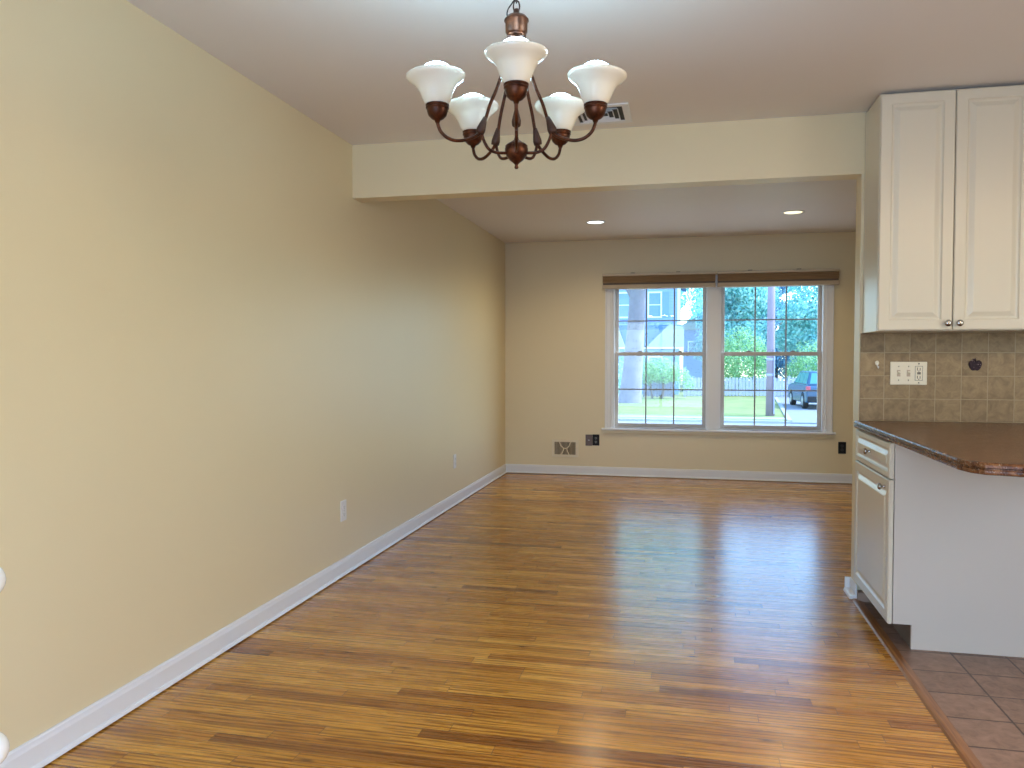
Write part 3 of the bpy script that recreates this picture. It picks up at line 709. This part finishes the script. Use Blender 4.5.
# white picket fence
def picket_fence():
    r = thing('picket_fence', (-.1, 46.5, G), 'long white vertical-board fence across the street behind the lawn', 'fence')
    a = math.atan2(48.2 - 46.5, 9.5 + .1); r.rotation_euler = (0, 0, a); Ln = 10.2
    m = MB(); x = 0.0
    while x < Ln:
        m.prism([(x, .08), (x + .155, .08), (x + .155, 1.10), (x + .0775, 1.15), (x, 1.10)], 'y', -.012, .012); x += .20
    m.build('picket_panel', 'fence_white', r)
    MB().box((0, .013, .25), (Ln, .06, .34)).box((0, .013, .86), (Ln, .06, .95)).build('rails', 'fence_white', r)
    for k in range(6):
        x = k * 2.0 + .05
        MB().box((x, .062, .0), (x + .12, .18, 1.22)).build('post', 'fence_white', r)
M['fence_white'] = paint('white_fence', (.42, .42, .54), .7, .04, 0)
M['fence_grey'] = paint('weathered_fence', (.30, .28, .38), .8, .2, 0)
picket_fence()
g = thing('board_fence', (-2.3, 45.6, G), 'short weathered grey-purple board fence below the lime shrub', 'fence')
m = MB(); x = 0
while x < 1.5:
    m.box((x, 0, .05), (x + .14, .025, 1.25 + .03 * math.sin(x * 20))); x += .155
m.build('board_panel', 'fence_grey', g)
MB().box((0, .026, .3), (1.52, .07, .38)).box((0, .026, 1.0), (1.52, .07, 1.08)).build('rails', 'fence_grey', g)
for x in (-.10, .66, 1.53): MB().box((x, .03, 0), (x + .09, .12, 1.35)).build('post', 'fence_grey', g)

# utility pole
up = thing('utility_pole', (3.22, 31.6, G), 'tall brown utility pole standing on the lawn edge across the street', 'utility pole')
M['pole'] = paint('pole_wood', (.36, .28, .34), .85, .2, .3, 8)
MB().lathe([(0, 0), (.17, 0), (.15, 3), (.125, 9.2), (0, 9.2)], n=16).build('pole', 'pole', up)
MB().box((-1.2, -.16, 8.5), (1.2, -.07, 8.62)).build('crossarm', 'pole', up)
for z in (2.15, 1.55): MB().lathe([(.160, 0), (.166, 0), (.166, .10), (.160, .10)], (0, 0, z), 16).build('band', 'fence_white', up)
MB().box((.10, -.20, .1), (.14, -.13, 2.6)).build('conduit', 'fence_white', up)

# houses
def siding(name, col):
    t = NT(name); o = t.obj(); sep = t.t.nodes.new('ShaderNodeSeparateXYZ'); t.t.links.new(o, sep.inputs[0])
    f = t.m_('FRACT', t.m_('DIVIDE', sep.outputs[2], .20))
    t.P('Base Color', t.mix(t.ramp(f, [(.0, (1,) * 3), (.12, (0,) * 3)]), col, tuple(c * .55 for c in col))).P('Roughness', .7)
    t.bump(f, .5, .02); return t.m
M['siding_blue'] = siding('blue_siding', (.28, .40, .64)); M['siding_light'] = siding('light_blue_siding', (.26, .42, .66))
M['ext_trim'] = paint('exterior_trim', (.80, .86, .88), .6, .03, 0); M['shutter'] = paint('blue_shutter', (.20, .33, .66), .6, .05, 0)
M['roof'] = paint('roof_shingle', (.14, .26, .48), .9, .1, .2, 5); M['roof_pale'] = paint('pale_shingle', (.44, .50, .46), .9, .12, .2, 5)
M['ext_glass'] = paint('house_window_glass', (.22, .36, .50), .12, .1, 0)
def hwin(parent, x, z, w, h, y=0, shutters=()):
    f = MB().box((x, y - .05, z), (x + w, y - .0, z + .10)).box((x, y - .05, z + h - .10), (x + w, y, z + h)).box((x, y - .05, z + .1), (x + .1, y, z + h - .1)).box((x + w - .1, y - .05, z + .1), (x + w, y, z + h - .1)).box((x + .1, y - .045, z + h / 2 - .03), (x + w - .1, y, z + h / 2 + .03)).build('window', 'ext_trim', parent)
    MB().box((x + .1, y - .02, z + .1), (x + w - .1, y - .005, z + h / 2 - .03)).box((x + .1, y - .02, z + h / 2 + .03), (x + w - .1, y - .005, z + h - .1)).build('pane', 'ext_glass', f)
    for sx in shutters:
        MB().box((sx, y - .04, z + .02), (sx + .42, y - .001, z + h - .02)).build('shutter', 'shutter', parent)
hA = thing('house', (-0.40, 52.8, G), 'blue-sided two-storey house with shutters and pale porch gables, left window view', 'house')
# local x to the left is negative
MB().prism([(-9.5, 0), (0, 0), (0, 7.4), (-4.75, 9.6), (-9.5, 7.4)], 'y', 0, 7.5).build('wall', 'siding_blue', hA)
MB().prism([(-9.9, 7.25), (-4.75, 9.65), (.4, 7.25), (.4, 7.45), (-4.75, 9.9), (-9.9, 7.45)], 'y', -.4, 7.9).build('roof', 'roof', hA)
MB().box((-.16, -.06, 0), (.05, -.002, 7.3)).build('corner_board', 'ext_trim', hA)
hwin(hA, -2.10, 4.95, .95, 1.75, 0, (-1.12, -2.56))
hwin(hA, -4.10, 4.95, .90, 1.75, 0, (-3.16, -4.56))
hwin(hA, -6.9, 4.95, .90, 1.75, 0)
# porch: hipped dark band between two pale gable roofs
pr = MB().prism([(-9.0, 0.0), (0.0, 0.0), (0.0, 2.9), (-9.0, 2.9)], 'y', -3.4, -.01).build('porch', 'siding_light', hA)
MB().prism([(-3.6, 3.0), (-.30, 3.0), (.15, 4.35), (-3.9, 4.35)], 'y', -3.3, -.02).build('porch_roof', 'roof', hA)
MB().prism([(-2.0, 2.95), (.3, 2.95), (.3, 4.2), (-.6, 4.35)], 'y', -3.7, -3.31).build('gable', 'roof_pale', hA)
MB().prism([(-5.8, 2.95), (-3.3, 2.95), (-3.9, 4.5), (-4.3, 4.8)], 'y', -3.7, -3.31).build('gable', 'roof_pale', hA)
MB().box((-9.2, -3.75, 2.84), (.3, -3.4, 2.95)).build('fascia', 'ext_trim', hA)
hwin(hA, -1.9, 1.0, .9, 1.4, -3.40)
hB = thing('house', (-0.2, 61.5, G), 'light blue house with a low roof standing behind, right of the porch', 'house')
MB().box((0, 0, 0), (2.2, 6, 4.5)).build('wall', 'siding_light', hB)
MB().prism([(-.3, 4.45), (2.5, 4.45), (2.5, 4.7), (1.1, 5.5), (-.3, 4.7)], 'y', -.4, 6.4).build('roof', 'roof_pale', hB)
hwin(hB, .35, 2.6, .75, 1.0, 0)

# parked car, seen from its rear left
M['car_paint'] = paint('slate_blue_car_paint', (.04, .10, .18), .25, .03, 0); M['car_glass'] = paint('car_glass', (.10, .30, .38), .06, .05, 0)
M['tail_red'] = paint('red_tail_lens', (.55, .08, .12), .2, .05, 0); M['rim'] = paint('car_rim', (.45, .48, .52), .3, .05, 0, metal=.6)
car = thing('car', (5.95, 38.2, G), 'dark blue sport utility vehicle parked on the driveway, rear towards the house', 'car', rz=R(3))
Wc = .90
def arch(cx, r, n=8): return [(cx + r * math.cos(t), .34 + r * math.sin(t)) for t in [PI - PI * i / n for i in range(n + 1)]]
# side profile (y forward, z) : rear at y=-2.25
body = [(-2.25, .45)] + [(-2.20, .30), (-1.75, .28)] + arch(-1.35, .40)[0:] + [(-.9, .26), (.95, .26)] + arch(1.40, .40) + [(2.1, .30), (2.28, .42), (2.28, .80), (2.10, .98), (1.15, 1.08), (-2.10, 1.08), (-2.24, .95)]
MB().prism(body, 'x', -Wc, Wc).build('body', 'car_paint', car, bevel=.05, seg=3)
cab = MB(); bot = [(-2.16, 1.06), (1.10, 1.06)]; 
def sec(y, z, w): return (-w, y, z), (w, y, z)
vs = [(-.86, -2.14, 1.06), (.86, -2.14, 1.06), (.86, 1.10, 1.06), (-.86, 1.10, 1.06), (-.70, -1.82, 1.66), (.70, -1.82, 1.66), (.70, .28, 1.66), (-.70, .28, 1.66)]
cab.add(vs, [(0, 3, 2, 1), (4, 5, 6, 7), (0, 1, 5, 4), (1, 2, 6, 5), (2, 3, 7, 6), (3, 0, 4, 7)]).build('cabin', 'car_paint', car, bevel=.05, seg=3)
def quad_on(a, b, c, d, nm, mat, t=.012):
    a, b, c, d = map(Vector, (a, b, c, d)); n = (b - a).cross(d - a).normalized() * t
    MB().add([a, b, c, d, a + n, b + n, c + n, d + n], [(0, 3, 2, 1), (4, 5, 6, 7), (0, 1, 5, 4), (1, 2, 6, 5), (2, 3, 7, 6), (3, 0, 4, 7)]).build(nm, mat, car)
quad_on((-.74, -2.10, 1.13), (.74, -2.10, 1.13), (.62, -1.86, 1.59), (-.62, -1.86, 1.59), 'rear_window', 'car_glass')
quad_on((.74, 1.02, 1.12), (-.74, 1.02, 1.12), (-.62, .36, 1.60), (.62, .36, 1.60), 'windshield', 'car_glass')
for s in (-1, 1):
    for (y0, y1, t0, t1) in ((-1.95, -1.15, -1.78, -1.10), (-1.05, -.25, -1.02, -.22), (-.15, .85, -.14, .28)):
        p = [(s * .845, y0, 1.12), (s * .845, y1, 1.12), (s * .715, t1, 1.59), (s * .715, t0, 1.59)]
        if s > 0: quad_on(p[0], p[1], p[2], p[3], 'side_window', 'car_glass', .014)
        else: quad_on(p[1], p[0], p[3], p[2], 'side_window', 'car_glass', .014)
    MB().box((s * .90 - .16 if s > 0 else -.91, -2.27, .80), (.91 if s > 0 else -.74, -2.05, 1.02)).build('tail_light', 'tail_red', car, bevel=.02)
    for y in (-1.35, 1.40):
        rot = Matrix.Rotation(R(90 * s), 4, 'Y')
        wh = MB().lathe([(0, -.11), (.33, -.11), (.345, -.08), (.345, .08), (.33, .11), (.22, .11), (.22, .09), (0, .09)], (s * .80, y, .345), 24, rot).build('wheel', 'ext_black', car)
        MB().lathe([(0, .092), (.05, .10), (.21, .095), (.215, .115), (.20, .118), (.0, .112)], (s * .80, y, .345), 24, rot).build('rim', 'rim', wh)
MB().box((-.86, -2.33, .34), (.86, -2.2, .58)).build('rear_bumper', 'ext_black', car, bevel=.03)
MB().box((-.24, -2.262, .70), (.24, -2.25, .82)).build('number_plate', 'ext_trim', car)
